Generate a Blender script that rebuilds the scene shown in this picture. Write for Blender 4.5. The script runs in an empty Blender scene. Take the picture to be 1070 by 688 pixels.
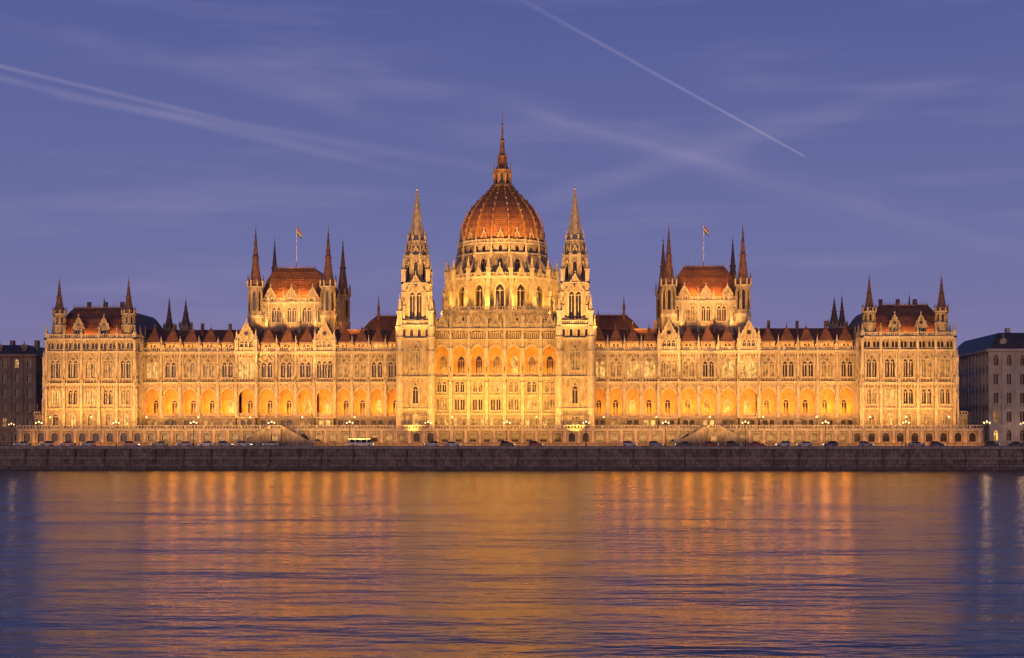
import bpy, math, random
from mathutils import Vector
random.seed(7)
D=bpy.data; scene=bpy.context.scene; COL=scene.collection
pi=math.pi
# ------------------------------------------------------------------ materials
def newmat(name):
    m=D.materials.new(name); m.use_nodes=True
    nt=m.node_tree; b=nt.nodes['Principled BSDF']; return m,nt,b
def stone(name,c1,c2,rough=.85,scale=.35,bump=.15,courses=0.0,dark=.75):
    m,nt,b=newmat(name); N=nt.nodes; L=nt.links
    tc=N.new('ShaderNodeTexCoord')
    n1=N.new('ShaderNodeTexNoise'); n1.inputs['Scale'].default_value=scale; n1.inputs['Detail'].default_value=6
    mp=N.new('ShaderNodeMapping'); mp.inputs['Scale'].default_value=(2.2,2.2,.45)
    n2=N.new('ShaderNodeTexNoise'); n2.inputs['Scale'].default_value=1.4; n2.inputs['Detail'].default_value=4
    L.new(tc.outputs['Object'],n1.inputs['Vector']); L.new(tc.outputs['Object'],mp.inputs['Vector']); L.new(mp.outputs['Vector'],n2.inputs['Vector'])
    r=N.new('ShaderNodeValToRGB'); r.color_ramp.elements[0].position=.35; r.color_ramp.elements[1].position=.65
    r.color_ramp.elements[0].color=(*c1,1); r.color_ramp.elements[1].color=(*c2,1)
    L.new(n1.outputs['Fac'],r.inputs['Fac'])
    r2=N.new('ShaderNodeMapRange'); r2.inputs['From Min'].default_value=.35; r2.inputs['From Max'].default_value=.6; r2.inputs['To Min'].default_value=dark; r2.inputs['To Max'].default_value=1.05
    L.new(n2.outputs['Fac'],r2.inputs['Value'])
    mx=N.new('ShaderNodeMix'); mx.data_type='RGBA'; mx.blend_type='MULTIPLY'; mx.inputs[0].default_value=1
    L.new(r.outputs['Color'],mx.inputs[6]); L.new(r2.outputs['Result'],mx.inputs[7])
    out=mx.outputs[2]
    if courses>0:
        w=N.new('ShaderNodeTexWave'); w.wave_type='BANDS'; w.bands_direction='Z'; w.inputs['Scale'].default_value=courses; w.inputs['Distortion'].default_value=.3
        L.new(tc.outputs['Object'],w.inputs['Vector'])
        r3=N.new('ShaderNodeMapRange'); r3.inputs['From Min'].default_value=0; r3.inputs['From Max'].default_value=.35; r3.inputs['To Min'].default_value=.55; r3.inputs['To Max'].default_value=1
        L.new(w.outputs['Fac'],r3.inputs['Value'])
        mx2=N.new('ShaderNodeMix'); mx2.data_type='RGBA'; mx2.blend_type='MULTIPLY'; mx2.inputs[0].default_value=1
        L.new(out,mx2.inputs[6]); L.new(r3.outputs['Result'],mx2.inputs[7]); out=mx2.outputs[2]
    L.new(out,b.inputs['Base Color'])
    b.inputs['Roughness'].default_value=rough
    bp=N.new('ShaderNodeBump'); bp.inputs['Strength'].default_value=bump; bp.inputs['Distance'].default_value=.3
    L.new(n1.outputs['Fac'],bp.inputs['Height']); L.new(bp.outputs['Normal'],b.inputs['Normal'])
    return m
def glow(name,col,st,base=(.02,.02,.02),var=True):
    m,nt,b=newmat(name); b.inputs['Base Color'].default_value=(*base,1); b.inputs['Roughness'].default_value=.15
    b.inputs['Emission Color'].default_value=(*col,1); b.inputs['Emission Strength'].default_value=st
    if var:
        N=nt.nodes;L=nt.links; tc=N.new('ShaderNodeTexCoord'); n=N.new('ShaderNodeTexNoise'); n.inputs['Scale'].default_value=.8
        L.new(tc.outputs['Object'],n.inputs['Vector']); r=N.new('ShaderNodeMapRange'); r.inputs['From Min'].default_value=.35; r.inputs['From Max'].default_value=.65
        r.inputs['To Min'].default_value=st*.35; r.inputs['To Max'].default_value=st*1.5
        L.new(n.outputs['Fac'],r.inputs['Value']); L.new(r.outputs['Result'],b.inputs['Emission Strength'])
    m.cycles.emission_sampling='NONE'; return m
def plain(name,c,rough=.5,metal=0):
    m,nt,b=newmat(name); b.inputs['Base Color'].default_value=(*c,1); b.inputs['Roughness'].default_value=rough; b.inputs['Metallic'].default_value=metal; return m
M={}
M['stone']=stone('limestone',(.34,.27,.175),(.46,.38,.27),dark=.52)
M['trim']=stone('limestone_trim',(.44,.37,.27),(.56,.49,.38),scale=.8,dark=.66)
M['base']=stone('rusticated_plinth',(.34,.28,.20),(.44,.37,.28),courses=.55,dark=.6)
M['inner']=stone('loggia_plaster',(.52,.34,.14),(.60,.41,.19),scale=.5)
M['roof']=stone('roof_tiles',(.18,.08,.048),(.29,.13,.075),rough=.6,scale=.5,courses=.6,dark=.55)
M['spire']=stone('dark_spire_copper',(.15,.08,.058),(.25,.13,.09),rough=.55,scale=.8,dark=.6)
M['copper']=stone('dome_copper',(.38,.15,.05),(.50,.215,.07),rough=.55,scale=.25,courses=.45,dark=.6)
M['rib']=stone('dome_rib',(.38,.20,.08),(.48,.27,.11),rough=.5)
M['gd']=plain('window_glass_dark',(.03,.02,.015),.18)
M['gw']=glow('window_glass_warm',(1,.42,.07),.42)
M['ga']=glow('window_glass_amber',(1,.50,.11),1.0)
M['iron']=plain('black_iron',(.02,.02,.022),.5,.6)
M['shade_paint']=plain('painted_shadow_panel',(.13,.085,.05),.8)  # flat dark panels; the shadow of carved recesses is painted as colour
# ------------------------------------------------------------------ builder
class F:
    def __init__(s,x,y,a=0): s.x=x;s.y=y;s.c=math.cos(a);s.s=math.sin(a)
    def w(s,u,d,z): return (s.x+u*s.c+d*s.s, s.y+u*s.s-d*s.c, z)
class MB:
    def __init__(s,name): s.name=name;s.v=[];s.f=[];s.m=[];s.sx=1;s.mats=[]
    def face(s,pts,m):
        b=len(s.v)
        for p in pts: s.v.append((p[0]*s.sx,p[1],p[2]))
        s.f.append(tuple(range(b,b+len(pts))))
        if m not in s.mats: s.mats.append(m)
        s.m.append(s.mats.index(m))
    def box(s,Fr,u0,u1,d0,d1,z0,z1,m,bottom=True):
        P=[Fr.w(u,d,z) for z in (z0,z1) for (u,d) in ((u0,d0),(u1,d0),(u1,d1),(u0,d1))]
        for q in ((0,1,5,4),(1,2,6,5),(2,3,7,6),(3,0,4,7),(4,5,6,7)): s.face([P[i] for i in q],m)
        if bottom: s.face([P[3],P[2],P[1],P[0]],m)
    def prism(s,cx,cy,z0,z1,r0,r1,n,m,rot=None,cap=True):
        if rot is None: rot=pi/n
        A=[(cx+r0*math.cos(rot+2*pi*i/n),cy+r0*math.sin(rot+2*pi*i/n),z0) for i in range(n)]
        B=[(cx+r1*math.cos(rot+2*pi*i/n),cy+r1*math.sin(rot+2*pi*i/n),z1) for i in range(n)]
        for i in range(n):
            j=(i+1)%n
            if r1<1e-4: s.face([A[i],A[j],(cx,cy,z1)],m)
            else: s.face([A[i],A[j],B[j],B[i]],m)
        if cap and r1>1e-4: s.face(B,m)
    def revolve(s,cx,cy,prof,n,m,rot=None):
        for (z0,r0),(z1,r1) in zip(prof,prof[1:]): s.prism(cx,cy,z0,z1,r0,r1,n,m,rot,cap=False)
    def build(s,parent=None):
        me=D.meshes.new(s.name); me.from_pydata(s.v,[],s.f)
        for k in s.mats: me.materials.append(M[k])
        me.polygons.foreach_set('material_index',s.m); me.update()
        o=D.objects.new(s.name,me); COL.objects.link(o)
        if parent: o.parent=parent
        return o
def arc(w,rise,kind,n=5):
    pts=[]
    if kind=='pointed':
        for i in range(n+1):
            t=(pi/3)*i/n; pts.append((w/2-w*math.cos(t),rise*math.sin(t)/math.sin(pi/3)))
    elif kind=='round':
        for i in range(n+1):
            t=(pi/2)*i/n; pts.append((-w/2*math.cos(t),rise*math.sin(t)))
    else: return [(-w/2,0),(w/2,0)]
    return pts+[(-x,z) for x,z in reversed(pts[:-1])]
def bay(B,Fr,u0,u1,z0,z1,uc,w,zs,zh,depth=.5,m='stone',kind='pointed',back='gd',mull=1,trim=.22,rise=None,d=0):
    if kind=='rect': rise=0
    elif rise is None: rise={'pointed':.8*w,'round':.5*w}[kind]
    sp=zh-rise; a=[(uc+x,sp+z) for x,z in arc(w,rise,kind)]
    W=Fr.w; L=uc-w/2; R=uc+w/2
    if L>u0+1e-3: B.face([W(u0,d,z0),W(L,d,z0),W(L,d,z1),W(u0,d,z1)],m)
    if u1>R+1e-3: B.face([W(R,d,z0),W(u1,d,z0),W(u1,d,z1),W(R,d,z1)],m)
    if zs>z0+1e-3: B.face([W(L,d,z0),W(R,d,z0),W(R,d,zs),W(L,d,zs)],m)
    for p,q in zip(a,a[1:]): B.face([W(p[0],d,p[1]),W(q[0],d,q[1]),W(q[0],d,z1),W(p[0],d,z1)],m)
    out=[(L,zs)]+a+[(R,zs)]
    for p,q in zip(out,out[1:]+out[:1]): B.face([W(p[0],d,p[1]),W(q[0],d,q[1]),W(q[0],d-depth,q[1]),W(p[0],d-depth,p[1])],m)
    if back: B.face([W(x,d-depth,z) for x,z in out],back)
    if mull:
        for k in range(mull):
            uu=L+w*(k+1)/(mull+1); B.box(Fr,uu-.09,uu+.09,d-depth+.02,d-depth+.2,zs,sp+rise*.35,'trim')
        if kind!='rect': B.box(Fr,L,R,d-depth+.03,d-depth+.17,sp-.02,sp+.16,'trim')
        B.box(Fr,L-.2,R+.2,d,d+.22,zs-.22,zs,'trim')
    if trim and kind!='rect':
        t=trim; o2=[(L-t,zs)]+[(uc+x,sp+z) for x,z in arc(w+2*t,rise+t*1.5,kind)]+[(R+t,zs)]
        for (p,q),(p2,q2) in zip(zip(out,out[1:]),zip(o2,o2[1:])):
            B.face([W(p[0],d+.14,p[1]),W(q[0],d+.14,q[1]),W(q2[0],d+.14,q2[1]),W(p2[0],d+.14,p2[1])],'trim')
            B.face([W(p2[0],d+.14,p2[1]),W(q2[0],d+.14,q2[1]),W(q2[0],d,q2[1]),W(p2[0],d,p2[1])],'trim')
def lit(p):
    r=random.random()
    return 'gd' if r>p else ('gw' if r>p*.4 else 'ga')
def row(B,Fr,u0,u1,n,z0,z1,w,zs,zh,per=1,gap=.35,kind='pointed',litp=.15,depth=.5,m='stone',mull=1,trim=.2,rise=None,d=0,shaft=False,hood=False):
    bw=(u1-u0)/n
    for i in range(n):
        a=u0+i*bw; b=a+bw; c=(a+b)/2; bk=lit(litp)
        if per==1: bay(B,Fr,a,b,z0,z1,c,w,zs,zh,depth,m,kind,bk,mull,trim,rise,d); tot=w
        else:
            tot=per*w+(per-1)*gap; s0=c-tot/2; edges=[a]+[s0+k*(w+gap)-gap/2 for k in range(1,per)]+[b]
            for k in range(per): bay(B,Fr,edges[k],edges[k+1],z0,z1,s0+w/2+k*(w+gap),w,zs,zh,depth,m,kind,bk,mull,trim,rise,d)
        if shaft:
            for q in (-1,1):
                u=c+q*(tot/2+.42); B.box(Fr,u-.1,u+.1,d,d+.22,z0,z1,'trim',False)
                B.box(Fr,u-.2,u+.2,d,d+.3,zh-.3,zh,'trim')
        if hood:
            W=Fr.w; h=(z1-zh)*.95; t=tot/2+.35
            for q in (-1,1):
                B.face([W(c+q*t,d+.26,zh-.1),W(c+q*(t-.3),d+.26,zh-.1),W(c,d+.26,zh+h-.35),W(c,d+.26,zh+h)],'trim')
                B.face([W(c+q*t,d+.26,zh-.1),W(c,d+.26,zh+h),W(c,d,zh+h),W(c+q*t,d,zh-.1)],'trim')
            B.box(Fr,c-.3,c+.3,d+.02,d+.06,zh+.15,zh+.75,'shade_paint')
def pinn(B,x,y,z,h,w=.8,m='trim',m2=None):
    m2=m2 or m
    s=w/2*1.414
    B.prism(x,y,z,z+h*.42,s,s,4,m,pi/4); B.prism(x,y,z+h*.42,z+h*.47,s*1.3,s*1.3,4,m,pi/4)
    for k in range(4):
        B.prism(x+.42*w*math.cos(k*pi/2),y+.42*w*math.sin(k*pi/2),z+h*.47,z+h*.62,w*.22,0,4,m)
    B.prism(x,y,z+h*.47,z+h*.95,s*.85,.04,4,m2,pi/4)
    B.prism(x,y,z+h*.80,z+h*.83,s*.45,s*.45,4,m2); B.prism(x,y,z+h*.93,z+h,.12,0.02,4,m2)
def balus(B,Fr,u0,u1,z,h=1.1,d=0,step=.8,m='trim'):
    B.box(Fr,u0,u1,d-.15,d+.15,z,z+.2,m); B.box(Fr,u0,u1,d-.18,d+.18,z+h-.2,z+h,m)
    n=max(1,int((u1-u0)/step))
    for i in range(n+1):
        u=u0+(u1-u0)*i/n; ww=.3 if i%6==0 else .13
        B.box(Fr,u-ww,u+ww,d-.1,d+.1,z+.2,z+h-.2,m,False)
def cornice(B,Fr,u0,u1,z,h=.7,p=.5,m='trim',dent=True):
    B.box(Fr,u0-p*.5,u1+p*.5,-.2,p*.55,z,z+h*.5,m); B.box(Fr,u0-p,u1+p,-.2,p,z+h*.5,z+h,m)
    if dent:
        n=int((u1-u0)/.9)
        for i in range(n): B.box(Fr,u0+(i+.25)*.9,u0+(i+.7)*.9,0,p*.8,z-.4,z,m)
def butt(B,Fr,u,z0,z1,w=.9,p=.8,pin=4.0,m='trim'):
    h=z1-z0
    B.box(Fr,u-w/2,u+w/2,-.1,p,z0,z0+h*.45,m); B.box(Fr,u-w*.42,u+w*.42,-.1,p*.75,z0+h*.45,z0+h*.78,m); B.box(Fr,u-w*.36,u+w*.36,-.1,p*.55,z0+h*.78,z1,m)
    for k,pp in ((.45,p),(.78,p*.75)): B.box(Fr,u-w*.55,u+w*.55,-.1,pp+.1,z0+h*k-.12,z0+h*k+.12,m)
    B.box(Fr,u-w*.25,u+w*.25,p*.75,p*.78,z0+h*.5,z0+h*.6,'shade_paint')
    B.prism(*Fr.w(u,p*.85,0)[:2],z0+h*.49,z0+h*.56,.2,.12,6,m)
    B.prism(*Fr.w(u,p*.85,0)[:2],z0+h*.60,z0+h*.68,.4,.02,6,m)
    if pin:
        x,y,_=Fr.w(u,p*.15,0); pinn(B,x,y,z1,pin,w*.85)
def gable(B,Fr,uc,z,w,h,d0,d1,m='stone',rm='roof',rose=True):
    W=Fr.w; a=(uc-w/2,z);b=(uc+w/2,z);c=(uc,z+h)
    B.face([W(a[0],d1,z),W(b[0],d1,z),W(uc,d1,z+h)],m); B.face([W(a[0],d0,z),W(b[0],d0,z),W(uc,d0,z+h)],m)
    B.face([W(a[0],d0,z),W(a[0],d1,z),W(uc,d1,z+h),W(uc,d0,z+h)],rm); B.face([W(b[0],d0,z),W(b[0],d1,z),W(uc,d1,z+h),W(uc,d0,z+h)],rm)
    t=.28
    for sg in (-1,1):
        p=(uc+sg*(w/2+t),z);q=(uc,z+h+t*1.6);r=(uc,z+h-.1);s_=(uc+sg*(w/2-.15),z)
        B.face([W(*(p[0],d1+.2,p[1])),W(q[0],d1+.2,q[1]),W(r[0],d1+.2,r[1]),W(s_[0],d1+.2,s_[1])],'trim')
        B.face([W(p[0],d1+.2,p[1]),W(q[0],d1+.2,q[1]),W(q[0],d1-.3,q[1]),W(p[0],d1-.3,p[1])],'trim')
        n=max(2,int(h/1.0))
        for k in range(1,n):
            f=k/n; B.box(Fr,p[0]+(q[0]-p[0])*f-.14,p[0]+(q[0]-p[0])*f+.14,d1-.1,d1+.15,z+h*f+.1,z+h*f+.55,'trim')
    if rose:
        n=10; r=w*.13; B.face([W(uc+r*math.cos(2*pi*k/n),d1+.03,z+h*.36+r*math.sin(2*pi*k/n)) for k in range(n)],'gd')
    x,y,_=W(uc,d1-.1,0); B.prism(x,y,z+h,z+h+1.5,.22,.03,4,'trim'); B.prism(x,y,z+h+.7,z+h+.95,.3,.3,4,'trim')
def hip(B,x0,x1,y0,y1,z0,z1,inset,m='roof',curve=True,ridge=True):
    def ring(k,z): return [(x0+inset*k,y0+inset*k,z),(x1-inset*k,y0+inset*k,z),(x1-inset*k,y1-inset*k,z),(x0+inset*k,y1-inset*k,z)]
    ks=[(0,0),(.22,.35),(.5,.68),(.8,.9),(1,1)] if curve else [(0,0),(1,1)]
    rs=[ring(k,z0+(z1-z0)*f) for k,f in ks]
    for a,b in zip(rs,rs[1:]):
        for i in range(4):
            j=(i+1)%4; B.face([a[i],a[j],b[j],b[i]],m)
    B.face(rs[-1],m)
    if ridge:
        t=rs[-1]; Fr=F(0,t[0][1]); n=int((t[1][0]-t[0][0])/.7)
        B.box(Fr,t[0][0],t[1][0],-.1,.1,z1,z1+.3,'spire')
        for i in range(n+1):
            u=t[0][0]+(t[1][0]-t[0][0])*i/n; B.prism(u,t[0][1],z1+.3,z1+1.3,.14,.02,4,'spire')
def polywall(B,cx,cy,r,n,z0,z1,w,zs,zh,litp=.1,m='stone',mull=0,rot=0,kind='pointed',trim=.15,depth=.35):
    sw=2*r*math.tan(pi/n)
    for i in range(n):
        a=rot+2*pi*i/n; Fr=F(cx+r*math.sin(a),cy-r*math.cos(a),a)
        if w: bay(B,Fr,-sw/2,sw/2,z0,z1,0,w,zs,zh,depth,m,kind,lit(litp),mull,trim)
        else: B.face([Fr.w(-sw/2,0,z0),Fr.w(sw/2,0,z0),Fr.w(sw/2,0,z1),Fr.w(-sw/2,0,z1)],m)
def spire(B,x,y,z0,z1,r,n,m,crock='trim',steps=7):
    B.prism(x,y,z0,z1,r,.06,n,m)
    if crock:
        for k in range(1,steps+1):
            f=k/(steps+1); rr=r*(1-f)
            for i in range(n):
                a=pi/n+2*pi*i/n; B.prism(x+rr*math.cos(a),y+rr*math.sin(a),z0+(z1-z0)*f-.1,z0+(z1-z0)*f+.4,.17,.04,4,crock)
    B.prism(x,y,z1-.8,z1-.4,.08,.4,6,m); B.prism(x,y,z1-.4,z1,.4,.08,6,m)
    B.prism(x,y,z1,z1+1.7,.07,.03,4,m)
def turret(B,x,y,z0,zw,zt,r,spm='spire',wm='stone'):
    h=zw-z0
    polywall(B,x,y,r,8,z0,z0+h*.55,0,0,0,m=wm)
    B.prism(x,y,z0+h*.55,z0+h*.6,r*1.17,r*1.17,8,'trim')
    polywall(B,x,y,r*.95,8,z0+h*.6,zw,r*.42,z0+h*.66,zw-h*.05,litp=0,m=wm,trim=.08)
    B.prism(x,y,zw,zw+.45,r*1.22,r*1.22,8,'trim')
    for i in range(8):
        a=2*pi*i/8+pi/8; pinn(B,x+r*1.12*math.cos(a),y+r*1.12*math.sin(a),zw+.4,(zt-zw)*.20,r*.2,'trim',spm)
        a=2*pi*i/8; Fr=F(x+r*.85*math.sin(a),y-r*.85*math.cos(a),a); B.face([Fr.w(-r*.36,.1,zw+.4),Fr.w(r*.36,.1,zw+.4),Fr.w(0,.05,zw+.4+(zt-zw)*.15)],spm)
    B.revolve(x,y,[(zw+.4,r*.98),(zw+(zt-zw)*.18,r*.72),(zw+(zt-zw)*.5,r*.38),(zt,.05)],8,spm)
    B.prism(x,y,zw+(zt-zw)*.5,zw+(zt-zw)*.53,r*.5,r*.5,8,spm)
    for k in range(1,8):
        f=k/8; rr=r*(.95-f*.95)*.86
        for i in range(0,8,2): a=pi/8+2*pi*i/8; B.prism(x+rr*math.cos(a),y+rr*math.sin(a),zw+(zt-zw)*f,zw+(zt-zw)*f+.4,.18,.05,4,spm)
    B.prism(x,y,zt-.8,zt-.4,.1,.32,6,spm); B.prism(x,y,zt,zt+1.4,.06,.03,4,spm)

root=D.objects.new('parliament_building',None); COL.objects.link(root)
def add_point(x,y,z,e,c,r=.3):
    l=D.lights.new('arcade_lamp','POINT'); l.energy=e; l.color=c; l.shadow_soft_size=r
    o=D.objects.new('arcade_lamp',l); o.location=(x,y,z); COL.objects.link(o); o.parent=root
def add_spot(p,t,e,ang,c,blend=.6,r=.4):
    l=D.lights.new('floodlight','SPOT'); l.energy=e; l.color=c; l.spot_size=math.radians(ang); l.spot_blend=blend; l.shadow_soft_size=r
    o=D.objects.new('floodlight_lamp',l); o.location=p; o.rotation_euler=(Vector(t)-Vector(p)).to_track_quat('-Z','Y').to_euler(); COL.objects.link(o); o.parent=root
def add_strip(x0,x1,p,t,e,c,spread=160,w=.5):
    l=D.lights.new('flood_strip','AREA'); l.shape='RECTANGLE'; l.size=abs(x1-x0); l.size_y=w; l.energy=e; l.color=c; l.spread=math.radians(spread)
    o=D.objects.new('flood_strip',l); o.location=((x0+x1)/2,p[0],p[1])
    o.rotation_euler=Vector((0,t[0]-p[0],t[1]-p[1])).to_track_quat('-Z','Y').to_euler(); COL.objects.link(o); o.parent=root
ZT=11.0
ZG=6.2
# ------------------------------------------------------------------ wings
WY=3.0
def wing(B):
    Fr=F(0,WY)
    segs=[(27.5,47,4,0),(47,53,1,1),(53,70,3,0),(70,76,1,1),(76,104,5,0)]
    for (a,b,n,g) in segs:
        fr=F(0,WY-(1.2 if g else 0)); bw=(b-a)/n
        if g:
            for sx,ang in ((a,-pi/2),(b,pi/2)):
                s=F(sx,WY-.6,ang); B.box(s,-.6,.6,-.3,0,ZT,35,'stone')
        row(B,fr,a,b,n,ZT,14.3,1.3,12,13.6,kind='rect',m='base',litp=.3,per=2,gap=.6,mull=0)
        cornice(B,fr,a,b,14.2,.5,.4,dent=False)
        for i in range(n):
            u0=a+i*bw;u1=u0+bw;c=(u0+u1)/2
            bay(B,fr,u0,u1,14.7,24.2,c,bw-1.35,14.7,23.0,.8,'stone','pointed',None,0,.32,rise=(bw-1.35)*.58)
            balus(B,fr,u0+.7,u1-.7,14.7,1.1,-.4,.55)
            for uu in (u0+.45,u1-.45):
                x,y,_=fr.w(uu,.12,0); B.prism(x,y,14.7,20.3,.2,.2,6,'trim'); B.prism(x,y,20.2,20.7,.2,.36,6,'trim')
            n_=8; B.face([fr.w(u0+.42*math.cos(2*pi*k/n_),.03,22.7+.42*math.sin(2*pi*k/n_)) for k in range(n_)],'shade_paint')
        y0=fr.y
        Fi=F(0,WY+4.6); row(B,Fi,a,b,n,14.7,24.2,1.5,15.3,19.6,m='inner',litp=.35,kind='round',trim=.25)
        B.face([(a,WY+4.6,14.72),(b,WY+4.6,14.72),(b,y0+.8,14.72),(a,y0+.8,14.72)],'inner')
        B.face([(a,WY+4.6,24.1),(b,WY+4.6,24.1),(b,y0+.8,24.1),(a,y0+.8,24.1)],'inner')
        for i in range(n+1):
            u=a+i*bw
            if i<n or g:
                B.box(F(0,WY+4.6),u-.3,u+.3,0,3.8,21.6,24.0,'inner'); B.box(F(0,WY+4.6),u-.35,u+.35,0,.5,14.7,21.6,'inner')
        cornice(B,fr,a,b,24.2,.7,.5)
        if g: row(B,fr,a,b,1,24.9,33,1.25,26.0,31.0,per=3,gap=.35,litp=.6,shaft=True)
        else: row(B,fr,a,b,n,24.9,33,1.3,26.2,30.7,per=2,gap=.5,litp=.65,shaft=True,hood=True)
        nn=int((b-a)/.85)
        for i in range(nn):
            u=a+(i+.5)*(b-a)/nn
            B.box(fr,u-.27,u+.27,.01,.05,32.05,32.75,'shade_paint',False)
            B.box(fr,u-.27,u+.27,.01,.05,25.1,25.7,'shade_paint',False)
        cornice(B,fr,a,b,33,.8,.6)
        balus(B,fr,a,b,33.8,1.2,.25,.6)
        for i in range(n+1):
            u=a+i*bw; butt(B,fr,u,14.7,33.9,.75,.7,4.6)
        if g:
            row(B,fr,a+.5,b-.5,1,34,37.2,.9,34.6,36.8,per=3,gap=.4)
            gable(B,fr,(a+b)/2,37.2,5.2,5.0,-7,0)
            for uu in (a+.2,b-.2): pinn(B,uu,fr.y-.1,34,6.6,1.0)
        else:
            for i in range(n):
                c=a+(i+.5)*bw; hw=bw*.36
                f2=F(0,WY+1.6)
                row(B,f2,c-hw,c+hw,1,33.9,36.3,.8,34.7,36.0,per=2,gap=.3,mull=0)
                for sg,an in ((-1,-pi/2),(1,pi/2)):
                    B.box(f2,c+sg*hw-.05,c+sg*hw+.05,-3,0,33.9,36.3,'stone')
                B.box(f2,c-hw-.25,c+hw+.25,-3.6,.25,36.3,36.6,'trim')
                z0=36.6; z1=41.2
                P=[f2.w(c-hw-.2,.2,z0),f2.w(c+hw+.2,.2,z0),f2.w(c+hw+.2,-3.8,z0),f2.w(c-hw-.2,-3.8,z0)]; T=f2.w(c,-1.8,z1)
                for k in range(4): B.face([P[k],P[(k+1)%4],T],'roof')
                B.prism(T[0],T[1],z1-.3,z1+1.2,.18,.03,4,'spire')
                x,y,_=f2.w(c+bw/2,0,0); pinn(B,x,y,33.9,3.6,.7)
    x0,x1=20,106
    B.face([(x0,WY+2.5,34.2),(x1,WY+2.5,34.2),(x1,WY+9,40.4),(x0,WY+9,40.4)],'roof')
    B.face([(x0,WY+9,40.4),(x1,WY+9,40.4),(x1,WY+16,34.2),(x0,WY+16,34.2)],'roof')
    B.box(F(0,WY),x0,x1,-2.6,-.3,33.2,33.9,'stone')
    B.box(F(0,WY+9),x0,x1,-.12,.12,40.4,40.8,'spire')
    for q in range(9): 
        u=30+q*8.3; B.box(F(0,WY+8),u-.4,u+.4,-.5,.5,39,42.3+random.random(),'spire')
    B.face([(x0,WY+16,ZG),(x1,WY+16,ZG),(x1,WY+16,34.2),(x0,WY+16,34.2)],'stone')
B=MB('wing_facades')
for sx in (1,-1):
    B.sx=sx; wing(B)
B.build(root)
for sx in (1,-1):
    for (a,b,n) in [(27.5,47,4),(47,53,1),(53,70,3),(70,76,1),(76,104,5)]:
        bw=(b-a)/n
        for i in range(n): add_point(sx*(a+(i+.5)*bw),WY+2.4,16.5,1080*random.uniform(.75,1.25),(1,.31,.018),1.1)
# ------------------------------------------------------------------ end pavilions
PY=-3.0
def pav_front(B,fr,a,b,n):
    row(B,fr,a,b,n,ZG,ZT,1.2,7.6,9.6,kind='rect',m='base',mull=0,litp=.4)
    row(B,fr,a,b,n,ZT,16.6,1.5,12.2,15.4,kind='round',m='base',litp=.9,mull=1)
    cornice(B,fr,a,b,16.6,.5,.4,dent=False)
    row(B,fr,a,b,n,17.1,23.8,1.15,18.2,22.4,per=2,gap=.35,litp=.8,kind='pointed',shaft=True)
    cornice(B,fr,a,b,23.8,.6,.45)
    row(B,fr,a,b,n,24.4,33.2,1.2,25.8,31.0,per=2,gap=.35,litp=.55,shaft=True,hood=True)
    cornice(B,fr,a,b,33.2,.5,.4,dent=False)
    row(B,fr,a,b,n*2,33.7,36.6,.8,34.3,36.1,per=2,gap=.2,mull=0,trim=.1,litp=0)
    cornice(B,fr,a,b,36.6,.8,.65)
    balus(B,fr,a,b,37.4,1.2,.3,.6)
    bw=(b-a)/n
    for i in range(n+1): butt(B,fr,a+i*bw,ZT,37.0,.8,.75,4.4)
    nn=int((b-a)/.85)
    for i in range(nn):
        u=a+(i+.5)*(b-a)/nn; B.box(fr,u-.27,u+.27,.01,.05,24.6,25.2,'shade_paint',False); B.box(fr,u-.27,u+.27,.01,.05,23.0,23.5,'shade_paint',False)
def pavilion(B):
    a,b=104.6,130.4; y0,y1=PY,46
    fr=F(0,PY); pav_front(B,fr,a,b,5)
    pav_front(B,F(b,0,pi/2),y0,y1,9)
    fi=F(a,0,-pi/2); pav_front(B,fi,-y1,-y0,9)
    B.face([(a,y1,ZG),(b,y1,ZG),(b,y1,37),(a,y1,37)],'stone')
    B.face([(a,y0,37),(b,y0,37),(b,y1,37),(a,y1,37)],'stone')
    hip(B,a+1.8,b-1.8,y0+2,y1-2,37.2,46.6,4.2)
    for u in (a+9.2,b-9.2):
        row(B,F(0,PY+.6),u-1.6,u+1.6,1,37.4,40.2,.8,38,39.8,per=2,gap=.3,mull=0); gable(B,F(0,PY+.6),u,40.2,3.3,3.2,-4,0)
    for u in (a+8,a+13,a+18): B.box(F(0,12),u-.5,u+.5,-.6,.6,45,49.2,'spire')
    turret(B,a+2.2,PY+1.6,37,44.2,54.6,1.75); turret(B,b-3.2,PY+1.6,37,44.2,54.6,1.75)
    turret(B,a+2.2,y1-2,37,43,53,1.6); turret(B,b-2.6,y1-2,37,43,53,1.6)
    turret(B,110,78,30,46,55.5,2); hip(B,100,128,62,84,34,44,5)
    B.box(F(0,62),100,128,-22,0,ZG,34,'stone')
    row(B,F(0,PY+1),b,b+4,2,ZG,15,1.1,11.6,14,kind='round',m='base',litp=.5)
    B.box(F(0,PY+1),b+.01,b+3.99,-30,-.5,ZG,14.98,'base'); balus(B,F(0,PY+1),b,b+4,15,1.1)
    butt(B,F(0,PY),b+.8,ZT,30,.9,.4,4)
B=MB('end_pavilions')
for sx in (1,-1): B.sx=sx; pavilion(B)
B.build(root)
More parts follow.
